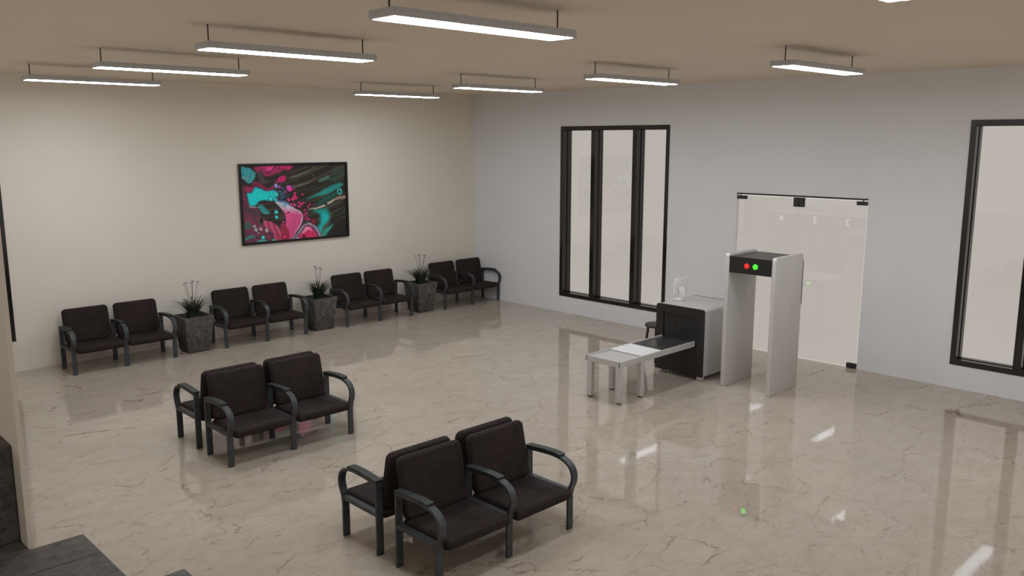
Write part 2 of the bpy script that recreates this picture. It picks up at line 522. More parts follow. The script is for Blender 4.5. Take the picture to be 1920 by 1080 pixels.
# ------------------------------------------------------------------ planters
def make_plant():
    root = empty('potted_plant')
    b, t, h = .17, .232, .555
    prof = [(b - .02, 0), (b, .022), (b + .006, .03), (t, h - .03), (t, h), (t - .035, h + .002), (t - .045, h - .06)]
    bm = bmesh.new(); rings = []
    for r, z in prof:
        rings.append([bm.verts.new((sx * r, sy * r, z)) for sx, sy in ((-1, -1), (1, -1), (1, 1), (-1, 1))])
    for p, q in zip(rings, rings[1:]):
        for k in range(4): bm.faces.new((p[k], p[(k + 1) % 4], q[(k + 1) % 4], q[k]))
    bm.faces.new(rings[0]); bm.faces.new(list(reversed(rings[-1])))
    es = [e for e in bm.edges if abs(e.verts[0].co.z - e.verts[1].co.z) > .2]
    bmesh.ops.bevel(bm, geom=es, offset=.014, segments=3, affect='EDGES')
    fin('planter', bm, M['stone'], root, 40)
    bm = bmesh.new(); s = t - .047
    n = 10; g = [[bm.verts.new((-s + 2 * s * i / n, -s + 2 * s * j / n, h - .045 + random.uniform(-.01, .01))) for j in range(n + 1)] for i in range(n + 1)]
    for i in range(n):
        for j in range(n): bm.faces.new((g[i][j], g[i + 1][j], g[i + 1][j + 1], g[i][j + 1]))
    fin('soil', bm, M['soil'], root)
    bm = bmesh.new()
    for k in range(190):
        a = random.uniform(0, 2 * math.pi); r0 = .07 * math.sqrt(random.random())
        spread = random.uniform(.05, .27) if random.random() < .6 else random.uniform(.25, .37)
        hh = random.uniform(.18, .29) * (1 - .2 * max(0, spread - .2) / .14)
        w = random.uniform(.005, .0085)
        p0 = Vector((r0 * math.cos(a), r0 * math.sin(a), h - .05))
        d = Vector((math.cos(a + random.uniform(-.5, .5)), math.sin(a + random.uniform(-.5, .5)), 0))
        sdir = Vector((-d.y, d.x, 0))
        prev = None
        for i in range(7):
            u = i / 6
            q = p0 + d * (spread * u ** 1.6) + Vector((0, 0, (hh + .05) * (math.sin(u * 1.75) / math.sin(1.5) if spread > .2 else u ** .9)))
            ww = w * (1 - u) ** .6 + .0005
            cur = (bm.verts.new(q - sdir * ww), bm.verts.new(q + sdir * ww))
            if prev: bm.faces.new((prev[0], prev[1], cur[1], cur[0]))
            prev = cur
    fin('foliage', bm, M['grass'], root)
    for k, (dx, dy, zt) in enumerate(((-.11, .0, 1.035), (-.055, .05, 1.045), (-.005, -.04, 1.05), (.04, .03, 1.065), (.10, -.01, 1.05))):
        bm = bmesh.new()
        pts = [(dx * .12 * (1 - u) + dx * (u ** 1.5), dy * .12 * (1 - u) + dy * (u ** 1.5), h - .04 + (zt - h + .04) * u) for u in [i / 8 for i in range(9)]]
        tube(bm, pts, [.007, .0085, .008, .0062, .0045, .0036, .0032, .003, .003], 6)
        stem = fin('flower_stem', bm, M['stem'], root, 50)
        bm = bmesh.new(); e = Vector(pts[-1])
        for j in range(9):      # small open umbel: a ring of florets on short stalks
            a = 2 * math.pi * j / 9; q = e + Vector((.019 * math.cos(a), .012 * math.sin(a), .016 + .006 * math.sin(3 * a)))
            tube(bm, [e, q], .0016, 4)
            bmesh.ops.create_icosphere(bm, subdivisions=1, radius=.0052, matrix=Matrix.Translation(q))
        fin('flower_head', bm, M['flower'], stem, 60)
    return root
pp = make_plant()
for i, (x, y, rz, lab) in enumerate((( -6.262, -.535, 0, 'tapered grey stone planter with flowering grass, left of three, right of the leftmost bench'),
                                 (-4.045, -.52, math.pi / 2, 'tapered grey stone planter with flowering grass, middle of the three along the wall'),
                                 (-1.835, -.52, math.pi, 'tapered grey stone planter with flowering grass, right of three, nearest the room corner'))):
    o = pp if i == 0 else copy_tree(pp)
    o.location = (x, y, 0); o.rotation_euler = (0, 0, rz)
    tag(o, lab, 'potted plant', 'stone planters with flowering grass')

# ------------------------------------------------------------------ pendant lamps
def make_lamp():
    root = empty('pendant_lamp')
    L, Wd, zb, zt = .775, .125, 3.898, 3.950
    bm = bmesh.new()
    zi = zt - .018
    box(bm, (-L, -Wd, zi), (L, Wd, zt), .003, 1)
    e = .014
    box(bm, (-L, -Wd, zb), (-L + e, Wd, zi + .001), .002, 1); box(bm, (L - e, -Wd, zb), (L, Wd, zi + .001), .002, 1)
    box(bm, (-L + e - .002, -Wd, zb), (L - e + .002, -Wd + e, zi + .001), .002, 1); box(bm, (-L + e - .002, Wd - e, zb), (L - e + .002, Wd, zi + .001), .002, 1)
    fin('housing', bm, M['lamp_body'], root)
    for y in (-.072, 0, .072):
        bm = bmesh.new(); box(bm, (-L + .016, y - .034, zb - .004), (L - .016, y + .034, zb + .022), .007, 3)
        fin('light_tube', bm, M['tube'], root, 50)
    for x in (-.715, .715):
        bm = bmesh.new(); tube(bm, [(x, 0, zt - .002), (x, 0, H)], .0055, 8); tube(bm, [(x, 0, zt - .002), (x, 0, zt + .008)], .010, 10)
        fin('hanging_rod', bm, M['rod'], root)
    return root
lamps = [(-7.86, -1.85, 'linear ceiling lamp at the far left, leftmost of the left column of four'),
         (-7.86, -4.215, 'linear ceiling lamp second from the left, right of the leftmost one'),
         (-7.86, -6.575, 'linear ceiling lamp third from the left, directly left of the largest lamp'),
         (-7.86, -8.94, 'largest linear ceiling lamp at the top centre, nearest the viewer'),
         (-7.86, -11.305, 'linear ceiling lamp of which only one lit corner shows at the top right edge'),
         (-3.245, -1.85, 'small far linear ceiling lamp just left of the room corner'),
         (-3.245, -4.215, 'far linear ceiling lamp just right of the room corner'),
         (-3.245, -6.575, 'linear ceiling lamp above the tall window with three panes'),
         (-3.245, -8.94, 'linear ceiling lamp above the glass door, rightmost of the far column'),
         (-3.245, -11.305, 'linear ceiling lamp outside the right edge of the view')]
lp = make_lamp()
for i, (x, y, lab) in enumerate(lamps):
    o = lp if i == 0 else copy_tree(lp)
    o.location = (x, y, 0)
    tag(o, lab, 'ceiling lamp', 'linear lamps hanging from the ceiling')

# ------------------------------------------------------------------ metal detector
det = empty('metal_detector', (-1.75, -7.6, 0)); tag(det, 'silver walk-through metal detector with red and green lights before the glass door', 'metal detector')
dinv = Matrix.Translation(-det.location)
def dpart(name, bm, mat, smooth=None):
    o = fin(name, bm, mat, det, smooth); o.matrix_parent_inverse = dinv; return o
for y0, y1 in ((-7.297, -7.240), (-7.957, -7.900)):
    bm = bmesh.new(); box(bm, (-2.10, y0, 0), (-1.40, y1, 1.770))
    es = [e for e in bm.edges if abs(e.verts[0].co.y - e.verts[1].co.y) > .03 and e.verts[0].co.z > 1 and e.verts[1].co.z > 1 and abs(e.verts[0].co.x - e.verts[1].co.x) < .01]
    bmesh.ops.bevel(bm, geom=es, offset=.045, segments=6, affect='EDGES', profile=.5)
    es = [e for e in bm.edges if len(e.link_faces) == 2 and e.calc_face_angle(0) > 1.2]
    bmesh.ops.bevel(bm, geom=es, offset=.008, segments=3, affect='EDGES', profile=.5)
    dpart('side_panel', bm, M['silver_soft'], 30)
bm = bmesh.new(); box(bm, (-2.088, -7.900, 1.527), (-1.41, -7.297, 1.737), .003, 2)
dpart('header', bm, M['black_panel'])
def disc(y, z, mat, name, x, r=.033, s=-1):
    bm = bmesh.new()
    prof = [(r, 0), (r, .004), (r * .9, .008), (r * .6, .0115), (.001, .013)]
    lathe(bm, prof, (0, 0, 0), 28)
    bmesh.ops.rotate(bm, verts=bm.verts, cent=(0, 0, 0), matrix=Matrix.Rotation(R(90 * s), 3, 'Y'))
    bmesh.ops.translate(bm, verts=bm.verts, vec=(x, y, z))
    return bm
o = dpart('indicator_light', disc(-7.546, 1.63, None, '', -2.088), M['red'], 60); o['label'] = 'red round indicator light'
o = dpart('indicator_light', disc(-7.667, 1.63, None, '', -2.088), M['green'], 60); o['label'] = 'green round indicator light'
bm = bmesh.new(); box(bm, (-1.402, -7.9575, 1.10), (-1.385, -7.885, 1.675), .004, 2)
dpart('control_box', bm, M['bronze'])

# ------------------------------------------------------------------ baggage scanner
bs = empty('baggage_scanner', (-1.7, -6.6, 0)); tag(bs, 'silver and black baggage scanner with roller belt beside the metal detector', 'baggage scanner')
binv = Matrix.Translation(-bs.location)
def bpart(name, bm, mat, smooth=None):
    o = fin(name, bm, mat, bs, smooth); o.matrix_parent_inverse = binv; return o
BY0, BY1, BX0, BX1, BZ0, BZ1 = -6.975, -6.203, -2.13, -1.24, .06, .980
def rounded_prism(x0, x1, y0, y1, z0, z1, rc, seg=6):
    bm = bmesh.new(); box(bm, (x0, y0, z0), (x1, y1, z1))
    es = [e for e in bm.edges if abs(e.verts[0].co.x - e.verts[1].co.x) > .005 and e.verts[0].co.z > z1 - .001]
    bmesh.ops.bevel(bm, geom=es, offset=rc, segments=seg, affect='EDGES', profile=.5)
    return bm
bpart('body', rounded_prism(BX0 + .028, BX1 - .028, BY0 + .004, BY1 - .004, BZ0, BZ1 - .004, .04), M['silver'], 35)
# black end panel with the tunnel mouth
def ring_panel(x0, x1, BZ1=BZ1):
    """panel as a frame around the tunnel mouth (outer rounded top corners)"""
    bm = bmesh.new(); rc = .036
    out = [(BY0, BZ0 - .004), (BY1, BZ0 - .004)]
    out += [(BY1 - rc + rc * math.cos(a), BZ1 - rc + rc * math.sin(a)) for a in [R(90 * i / 6) for i in range(7)]]
    out += [(BY0 + rc - rc * math.sin(a), BZ1 - rc + rc * math.cos(a)) for a in [R(90 * i / 6) for i in range(7)]]
    inn = [(-6.868, .44), (-6.320, .44), (-6.320, .870), (-6.868, .870)]
    vo = [bm.verts.new((x0, y, z)) for y, z in out]; vi = [bm.verts.new((x0, y, z)) for y, z in inn]
    n = len(vo)
    eo = [bm.edges.new((vo[i], vo[(i + 1) % n])) for i in range(n)]; ei = [bm.edges.new((vi[i], vi[(i + 1) % 4])) for i in range(4)]
    bmesh.ops.triangle_fill(bm, use_beauty=True, edges=eo + ei)
    r = bmesh.ops.extrude_face_region(bm, geom=list(bm.faces))
    for g in r['geom']:
        if isinstance(g, bmesh.types.BMVert): g.co.x = x1
    return bm
o = bpart('end_panel', ring_panel(BX0, BX0 + .0285), M['black_panel']); o['label'] = 'black end panel round the tunnel mouth, belt side'
o = bpart('end_panel', ring_panel(BX1 - .0285, BX1, BZ1 - .003), M['black_panel']); o['label'] = 'black end panel on the far side'
bm = bmesh.new()
for k in range(9):
    y = -6.868 + .548 * k / 9
    box(bm, (BX0 + .020 + .002 * (k % 2), y - .001, .528), (BX0 + .026 + .002 * (k % 2), y + .548 / 9 + .0005, .868))
box(bm, (BX0 + .0262, -6.872, .436), (BX0 + .0292, -6.316, .874))
bpart('tunnel_curtain', bm, M['black_panel'])
# conveyor
FX0, FX1, FY0, FY1, FZ0, FZ1 = -3.725, -2.132, -6.850, -6.295, .465, .540
bm = bmesh.new(); t = .022
box(bm, (FX0, FY0, FZ0), (FX1, FY0 + t, FZ1), .004, 2); box(bm, (FX0, FY1 - t, FZ0), (FX1, FY1, FZ1), .004, 2)
box(bm, (FX0, FY0 + .003, FZ0), (FX0 + t, FY1 - .003, FZ1), .004, 2)
box(bm, (FX0 + t - .001, FY0 + t - .001, FZ0), (-2.84, FY1 - t + .001, FZ0 + .012))
bpart('conveyor_frame', bm, M['silver'])
bm = bmesh.new(); box(bm, (FX0 + t - .001, FY0 + t - .001, FZ0 + .013), (-3.255, FY1 - t + .001, FZ1 - .022), .003, 1)
bpart('end_tray', bm, M['silver'])
bm = bmesh.new(); box(bm, (-2.83, FY0 + t + .001, FZ0 + .006), (-2.095, FY1 - t - .001, FZ1 - .016), .012, 3)
bpart('belt', bm, M['belt'], 40)
bm = bmesh.new(); box(bm, (-3.254, FY0 + t - .001, FZ0 + .013), (-2.836, FY1 - t + .001, FZ1 - .034))  # black sheet added under the rollers, its colour gives the gaps their shade
bpart('roller_gap_shade', bm, M['belt'])
for k in range(8):
    bm = bmesh.new(); x = -3.228 + k * .0535
    tube(bm, [(x, FY0 + t - .004, FZ1 - .020), (x, FY1 - t + .004, FZ1 - .016)], .0175, 16)
    bpart('roller', bm, M['roller'], 40)
for x in (-3.690, -3.262):
    for y in (-6.812, -6.352):
        bm = bmesh.new(); box(bm, (x - .034, y - .034, .014), (x + .034, y + .034, FZ0 + .004), .008, 3)
        lg = bpart('leg', bm, M['silver'], 40)
        bm = bmesh.new(); lathe(bm, [(.030, 0), (.033, .004), (.033, .0145)], (x, y, 0), 20)
        f = fin('foot', bm, M['bronze'], lg, 40); f.matrix_parent_inverse = Matrix.Identity(4)
for x in (-2.075, -1.295):
    for y in (-6.915, -6.262):
        bm = bmesh.new(); box(bm, (x - .035, y - .04, .008), (x + .035, y + .04, BZ0 + .002), .004, 2)
        lg = bpart('foot', bm, M['silver'], 40)
bm = disc(-6.726, .922, None, '', BX1, .030, 1)
o = bpart('indicator_light', bm, M['green'], 60); o['label'] = 'green round indicator light'

# monitor on the scanner
mo = empty('monitor', (-1.69, -6.29, .98)); tag(mo, 'white flat computer monitor seen from behind, on top of the baggage scanner', 'monitor')
minv = Matrix.Translation(-mo.location)
def mpart(name, bm, mat, smooth=None):
    o = fin(name, bm, mat, mo, smooth); o.matrix_parent_inverse = minv; return o
def tilt(bm, c, deg): bmesh.ops.rotate(bm, verts=bm.verts, cent=c, matrix=Matrix.Rotation(R(deg), 3, 'X'))
bm = bmesh.new(); box(bm, (-1.862, -6.300, 1.063), (-1.532, -6.285, 1.297), .006, 3); tilt(bm, (-1.7, -6.29, 1.18), 4)
mpart('screen_back', bm, M['white_plastic'], 40)
bm = bmesh.new(); box(bm, (-1.852, -6.2852, 1.085), (-1.542, -6.2835, 1.287)); tilt(bm, (-1.7, -6.29, 1.18), 4)
mpart('display', bm, M['screen_dark'])
bm = bmesh.new()
ribbon(bm, [(-6.335, .986), (-6.345, 1.03), (-6.338, 1.08), (-6.318, 1.13), (-6.303, 1.165)], .008, .125, -1.70, 1)
mpart('stand', bm, M['white_plastic'], 50)
bm = bmesh.new(); box(bm, (-1.765, -6.350, .980), (-1.635, -6.212, .988), .002, 2)
mpart('base', bm, M['white_plastic'], 40)

# stool
so = empty('stool', (-1.63, -5.845, 0)); tag(so, 'round dark stool half hidden behind the baggage scanner', 'stool')
bm = bmesh.new(); lathe(bm, [(.13, .502), (.158, .506), (.168, .520), (.168, .538), (.160, .550), (.13, .556), (.001, .557)], (0, 0, 0), 40)
fin('seat', bm, M['stool'], so, 40)
for a in (35, 125, 215, 305):
    ca, sa = math.cos(R(a)), math.sin(R(a))
    bm = bmesh.new(); tube(bm, [(.115 * ca, .115 * sa, .505), (.175 * ca, .175 * sa, 0)], [.020, .014], 12)
    fin('leg', bm, M['stool_leg'], so, 40)

# ------------------------------------------------------------------ service counters on the left wall (seen mirrored in the glass)
from_left = [('4', -1.50), ('3', -2.47), ('2', -3.36)]
for dgt, y in from_left:
    c = empty('service_counter', (-10.4, y, 0))
    tag(c, 'brown service counter numbered %s by the left wall, mirrored in the glass door' % dgt, 'counter', 'numbered service counters')
    w = .43
    bm = bmesh.new(); box(bm, (-.35, -w, 0), (.40, w, 1.235), .006, 2); fin('body', bm, M['counter_panel'], c)
    bm = bmesh.new(); box(bm, (-.37, -w - .005, 1.235), (.43, w + .005, 1.265), .006, 2); fin('countertop', bm, M['white_plastic'], c)
    cu = bpy.data.curves.new('digit', 'FONT'); cu.body = dgt; cu.size = .25; cu.align_x = 'CENTER'; cu.align_y = 'CENTER'; cu.extrude = .004
    t_ = bpy.data.objects.new('tmp', cu); col.objects.link(t_)
    dg = bpy.context.evaluated_depsgraph_get(); me = bpy.data.meshes.new_from_object(t_.evaluated_get(dg)); bpy.data.objects.remove(t_)
    me.transform(Matrix.Translation((.405, 0, 1.085)) @ Matrix.Rotation(R(90), 4, 'Z') @ Matrix.Rotation(R(90), 4, 'X'))
    me.materials.clear(); link('digit', me, M['digit'], c)
    mm = empty('monitor', (-10.25, y - .12, 1.265)); tag(mm, 'white monitor standing on service counter %s' % dgt, 'monitor', 'monitors on the service counters')
    bm = bmesh.new(); box(bm, (0, -.25, .09), (.02, .25, .40), .006, 2); fin('screen_back', bm, M['white_plastic'], mm)
    bm = bmesh.new(); box(bm, (-.02, -.05, .008), (-.005, .05, .25), .003, 1); fin('stand', bm, M['white_plastic'], mm)
    bm = bmesh.new(); box(bm, (-.1, -.1, 0), (.06, .1, .008), .002, 1); fin('base', bm, M['white_plastic'], mm)

# ------------------------------------------------------------------ painting
def painting():
    root = empty('wall_painting', (-4.10, 0, 2.152)); tag(root, 'framed abstract poured painting in pink, turquoise and black on the beige wall', 'painting')
    x0, x1, z0, z1 = -1.036, 1.036, -.668, .670
    f, d = .040, .040
    bm = bmesh.new()
    box(bm, (x0, -d, z0), (x0 + f, -.002, z1), .003, 1); box(bm, (x1 - f, -d, z0), (x1, -.002, z1), .003, 1)
    box(bm, (x0 + f, -d, z0), (x1 - f, -.002, z0 + f), .003, 1); box(bm, (x0 + f, -d, z1 - f), (x1 - f, -.002, z1), .003, 1)
    fin('frame', bm, M['art_frame'], root)
    # canvas: fine grid, colour per vertex computed below
    NX, NY = 330, 216
    U, V = np.meshgrid(np.linspace(0, 1, NX), np.linspace(0, 1, NY))
    # sketch frame: plane coordinates of the poured shapes (px units of a 1140 x 815 design, bilinear in u,v)
    c00, c10, c11, c01 = np.array([180., 120.]), np.array([1285., 95.]), np.array([1310., 858.]), np.array([218., 938.])
    # perspective map of the unit square onto that quad
    def homog(q):
        A = []; b = []
        for (u, v), (x, y) in zip(((0, 0), (1, 0), (1, 1), (0, 1)), q):
            A.append([u, v, 1, 0, 0, 0, -u * x, -v * x]); b.append(x)
            A.append([0, 0, 0, u, v, 1, -u * y, -v * y]); b.append(y)
        h = np.linalg.solve(np.array(A), np.array(b)); return np.append(h, 1).reshape(3, 3)
    Hm = homog((c00, c10, c11, c01))
    den = Hm[2, 0] * U + Hm[2, 1] * V + 1
    X = (Hm[0, 0] * U + Hm[0, 1] * V + Hm[0, 2]) / den; Y = (Hm[1, 0] * U + Hm[1, 1] * V + Hm[1, 2]) / den
    rng = np.random.RandomState(5)
    grids = {}
    def vn(x, y, seed):
        if seed not in grids: grids[seed] = np.random.RandomState(seed).rand(64, 64)
        g = grids[seed]; xi = np.floor(x).astype(int); yi = np.floor(y).astype(int); fx = x - xi; fy = y - yi
        fx = fx * fx * (3 - 2 * fx); fy = fy * fy * (3 - 2 * fy)
        a = g[xi % 64, yi % 64]; b = g[(xi + 1) % 64, yi % 64]; c = g[xi % 64, (yi + 1) % 64]; e = g[(xi + 1) % 64, (yi + 1) % 64]
        return (a * (1 - fx) + b * fx) * (1 - fy) + (c * (1 - fx) + e * fx) * fy
    def fbm(x, y, seed, o=4):
        s = 0; a = .5
        for i in range(o): s = s + a * vn(x * 2 ** i, y * 2 ** i, seed + i); a *= .5
        return s
    WX = X + 26 * (fbm(X / 70, Y / 70, 11) - .47); WY = Y + 26 * (fbm(X / 70, Y / 70, 21) - .47)
    img = np.zeros((NY, NX, 3)); img[:] = (40, 37, 31)
    def over(mask, c):
        m = np.clip(mask, 0, 1)[..., None]
        img[:] = img * (1 - m) + np.array(c, float) * m if not isinstance(c, np.ndarray) else img * (1 - m) + c * m
    def sdf(poly, wx=None, wy=None, smooth=True):
        wx = WX if wx is None else wx; wy = WY if wy is None else wy
        P = np.array(poly, float)
        if smooth:
            n = len(P); Q = []
            for i in range(n):
                p0, p1, p2, p3 = P[i - 1], P[i], P[(i + 1) % n], P[(i + 2) % n]
                for t in (0, .25, .5, .75):
                    Q.append(.5 * ((2 * p1) + (-p0 + p2) * t + (2 * p0 - 5 * p1 + 4 * p2 - p3) * t * t + (-p0 + 3 * p1 - 3 * p2 + p3) * t ** 3))
            P = np.array(Q)
        d = np.full(wx.shape, 1e9); ins = np.zeros(wx.shape, bool)
        for i in range(len(P)):
            a, b = P[i], P[(i + 1) % len(P)]; e = b - a
            t = np.clip(((wx - a[0]) * e[0] + (wy - a[1]) * e[1]) / max(e @ e, 1e-9), 0, 1)
            d = np.minimum(d, np.hypot(wx - a[0] - t * e[0], wy - a[1] - t * e[1]))
            cr = ((a[1] > wy) != (b[1] > wy)) & (wx < (b[0] - a[0]) * (wy - a[1]) / (b[1] - a[1] + 1e-12) + a[0])
            ins ^= cr
        return np.where(ins, d, -d)      # + inside
    S = lambda d, s: np.clip(.5 + d / (2 * s), 0, 1) ** 2 * (3 - 2 * np.clip(.5 + d / (2 * s), 0, 1))
    def blob(poly, c, soft=6, edge=None, ew=6, k=1.0):
        d = sdf(poly)
        if edge is not None: over(S(d + ew, 5) * .85 * k, edge)
        over(S(d, soft) * k, c)
        return d
    def circ(x, y, r, c, edge=None, ring=None):
        d = r * .92 - np.hypot((X - x) + .5 * (WX - X) - .2 * (Y - y), (Y - y) * .9 + .5 * (WY - Y))
        if edge is not None: over(S(d + 6, 5) * .9, edge)
        over(S(d, 4), c)
        if ring is not None: over(S(d - r * .38, 4), ring)
    # dark streaked ground on the right, strokes rising to the right
    ang = R(-20); sx = X * math.cos(ang) + Y * math.sin(ang); sy = -X * math.sin(ang) + Y * math.cos(ang)
    sy = sy + .00028 * (sx - 700) ** 2
    stq = fbm(sx / 420, sy / 26, 31, 4)
    over(np.clip((stq - .46) * 2.6, 0, .5), (96, 84, 72))
    stq2 = fbm(sx / 500, sy / 40, 41, 3)
    over(np.clip((stq2 - .50) * 3, 0, .5) * S(X - 480, 100), (58, 74, 66))
    over(np.clip((fbm(sx / 600, sy / 22, 51, 3) - .5) * 3, 0, .6) * S(900 - X, 200) * S(Y - 130, 60), (104, 66, 62))
    over(S(Y - 690, 80) * S(X - 1130, 60) * .8, (36, 34, 31))
    # teal strokes
    tq = .65 + .7 * (fbm(sx / 300, sy / 14, 61, 3) - .45)
    def stroke(poly, c, soft, k=1.0):
        over(S(sdf(poly), soft) * k * np.clip(tq * 1.25, .25, 1), c)
    stroke([(880, 468), (980, 415), (1110, 335), (1240, 295), (1258, 330), (1170, 385), (1040, 430)], (36, 142, 134), 16)
    stroke([(960, 530), (1080, 440), (1190, 400), (1190, 440), (1090, 520)], (34, 92, 82), 22)
    stroke([(1000, 270), (1060, 225), (1120, 215), (1110, 255), (1030, 290)], (92, 146, 130), 16, .8)
    stroke([(1150, 180), (1230, 130), (1275, 180), (1230, 260), (1180, 290)], (48, 74, 63), 26, .8)
    stroke([(1050, 260), (1180, 240), (1150, 270)], (40, 104, 96), 14, .8)
    over(S(sdf([(930, 590), (1040, 580), (1110, 600), (1118, 700), (1060, 800), (1020, 880), (985, 800), (1020, 720), (1010, 640)]), 30), (28, 140, 132))
    over(S(sdf([(1040, 640), (1100, 640), (1105, 710), (1060, 770), (1030, 860), (1010, 800), (1050, 720)]), 22), (30, 168, 165))
    over(S(sdf([(1025, 885), (1075, 800), (1160, 750), (1120, 810), (1070, 880)]), 14), (48, 150, 132))
    over(S(sdf([(1010, 860), (1090, 720), (1150, 640), (1110, 740), (1040, 860)]), 12) * .5, (110, 90, 78))
    # pale rivulet
    over(S(sdf([(885, 588), (1000, 556), (1070, 530), (1190, 455), (1300, 435), (1310, 470), (1200, 485), (1100, 540), (1010, 572)]), 8) * .85, (150, 128, 112))
    over(S(sdf([(890, 586), (1020, 553), (1110, 505), (1180, 470), (1120, 520), (1030, 566)]), 5) * .9, (196, 182, 164))
    over(S(sdf([(690, 330), (860, 300), (990, 245), (880, 318), (760, 345)]), 8) * .5, (122, 108, 92))
    over(S(sdf([(700, 240), (850, 180), (975, 112), (970, 124), (860, 196), (760, 236)]), 6) * .55, (120, 122, 116))
    # maroon field lower left
    blob([(186, 300), (235, 430), (280, 545), (350, 565), (385, 610), (400, 700), (500, 715), (580, 780), (600, 930), (215, 950), (195, 600)], (96, 52, 66), 16)
    mq = fbm(WX / 160 + WY / 90, WY / 40 - WX / 60, 71, 3)
    d = sdf([(186, 300), (235, 430), (280, 545), (350, 565), (385, 610), (400, 700), (500, 715), (580, 780), (600, 930), (215, 950), (195, 600)])
    over(S(d, 16) * np.clip((mq - .42) * 4, 0, .6), (126, 60, 84)); over(S(d, 16) * np.clip((.40 - mq) * 5, 0, .7), (70, 62, 72))
    # turquoise top left
    d = blob([(176, 120), (240, 128), (300, 160), (345, 205), (300, 290), (255, 300), (205, 260), (176, 250)], (56, 160, 166), 10)
    over(S(d, 8) * np.clip((fbm(X / 26, Y / 26, 81, 3) - .5) * 4, 0, .8), (70, 76, 96))
    for cx, cy, r in ((268, 108, 12), (225, 243, 15), (258, 252, 15)): circ(cx, cy, r, (150, 205, 205), (40, 80, 84), (70, 150, 156))
    # magenta crown
    for poly, c, s in (([(345, 95), (725, 80), (728, 125), (690, 168), (630, 158), (590, 185), (540, 200), (490, 222), (440, 232), (412, 190), (395, 165), (352, 180)], (148, 44, 84), 7),
                       ([(400, 90), (620, 85), (560, 140), (530, 178), (480, 192), (440, 185), (420, 150), (380, 130)], (196, 48, 112), 6),
                       ([(430, 90), (570, 85), (530, 140), (490, 172), (452, 172), (440, 130)], (216, 64, 130), 10),
                       ([(600, 96), (712, 92), (705, 140), (660, 150), (600, 140)], (190, 44, 96), 8)):
        blob(poly, c, s, (70, 30, 44), 5)
    over(S(sdf([(555, 84), (572, 84), (530, 150), (480, 192), (440, 188), (500, 170)]), 5) * .9, (84, 24, 52))
    over(S(sdf([(360, 190), (400, 170), (420, 240), (470, 290), (420, 310), (380, 250)]), 10) * .9, (74, 68, 74))
    # magenta wave
    blob([(215, 372), (240, 330), (290, 345), (315, 292), (355, 275), (395, 300), (440, 345), (480, 355), (520, 320), (560, 268), (615, 215), (650, 225), (655, 270), (620, 300), (570, 292), (535, 340), (500, 385), (440, 392), (385, 345), (345, 325), (305, 395), (250, 405)], (148, 44, 82), 6, (66, 28, 46), 6)
    over(S(sdf([(300, 330), (352, 285), (400, 320), (450, 362), (430, 372), (370, 315), (330, 330)]), 5) * .6, (84, 24, 48))
    blob([(570, 250), (610, 220), (648, 228), (652, 268), (620, 292), (580, 280)], (190, 34, 98), 8)
    # turquoise pool
    d = blob([(243, 412), (290, 405), (322, 352), (350, 338), (380, 358), (440, 385), (520, 372), (572, 395), (575, 440), (540, 478), (480, 486), (420, 488), (375, 497), (330, 535), (298, 543), (272, 520), (258, 470)], (30, 188, 190), 7, (60, 60, 92), 8)
    over(S(d - 16, 16), (28, 202, 200))
    blob([(360, 545), (400, 525), (450, 560), (485, 605), (468, 628), (410, 622), (385, 585)], (44, 136, 136), 9)
    over(S(sdf([(262, 520), (285, 548), (340, 548), (385, 560), (350, 558), (285, 560)]), 4) * .9, (150, 170, 168))
    # sweeping wing: white rim to pink heart
    wing = [(565, 492), (640, 498), (700, 545), (770, 578), (822, 625), (832, 690), (812, 760), (765, 830), (705, 918), (640, 910), (655, 780), (655, 690), (640, 630), (600, 560), (545, 505)]
    d = sdf(wing); tt = np.clip((Y - 545) / 90 + (700 - X) / 900, 0, 1)[..., None]
    cw = (1 - tt) * np.array((184, 196, 202.)) + tt * np.array((202, 78, 128.))
    stz = fbm(WX / 18 + (WY - 600) / 90, WY / 400, 91, 3)[..., None]
    cw = cw * (.86 + .3 * stz); over(S(d + 6, 5) * .8, (74, 60, 84)); over(S(d, 5), cw)
    over(S(d, 4) * S(12 - d, 6) * S(X - 760, 30) * .8, (206, 176, 194))
    over(S(sdf([(560, 485), (650, 490), (720, 545), (700, 552), (640, 512), (585, 502)]), 6), (96, 116, 168))
    # small pink cascade lower left
    d = blob([(415, 708), (490, 715), (555, 750), (600, 810), (608, 920), (560, 945), (525, 860), (480, 800), (440, 770)], (164, 58, 90), 8)
    over(S(d, 6) * S(np.sin((WX - .35 * WY) / 9) - .5, .5) * .55, (214, 120, 150))
    blob([(600, 770), (640, 760), (680, 800), (690, 910), (610, 925)], (150, 44, 66), 10)
    # bulb lower right
    blob([(712, 925), (770, 850), (835, 755), (890, 728), (955, 752), (1010, 815), (1030, 890), (1000, 905)], (146, 138, 154), 5, (52, 46, 62), 5)
    blob([(738, 922), (800, 838), (850, 765), (890, 745), (940, 765), (985, 815), (1012, 890), (990, 905)], (96, 60, 86), 4)
    blob([(760, 922), (815, 840), (865, 770), (910, 768), (960, 810), (990, 890), (960, 905)], (194, 48, 90), 6)
    over(S(sdf([(815, 845), (868, 775), (915, 775), (940, 815), (900, 800), (860, 830)]), 8) * .8, (220, 150, 170))
    blob([(745, 905), (780, 878), (795, 905), (770, 918)], (150, 176, 188), 6)
    blob([(820, 900), (845, 850), (870, 900)], (98, 30, 40), 8)
    # bottom-left teal ribbons
    blob([(214, 890), (310, 850), (318, 878), (218, 912)], (52, 130, 122), 7)
    blob([(340, 915), (420, 900), (470, 925), (400, 945)], (66, 150, 142), 7)
    blob([(214, 745), (262, 705), (285, 770), (230, 785)], (58, 92, 82), 8, (130, 110, 108), 4)
    blob([(378, 680), (408, 670), (418, 720), (398, 750), (382, 720)], (34, 34, 28), 5, (130, 104, 92), 5)
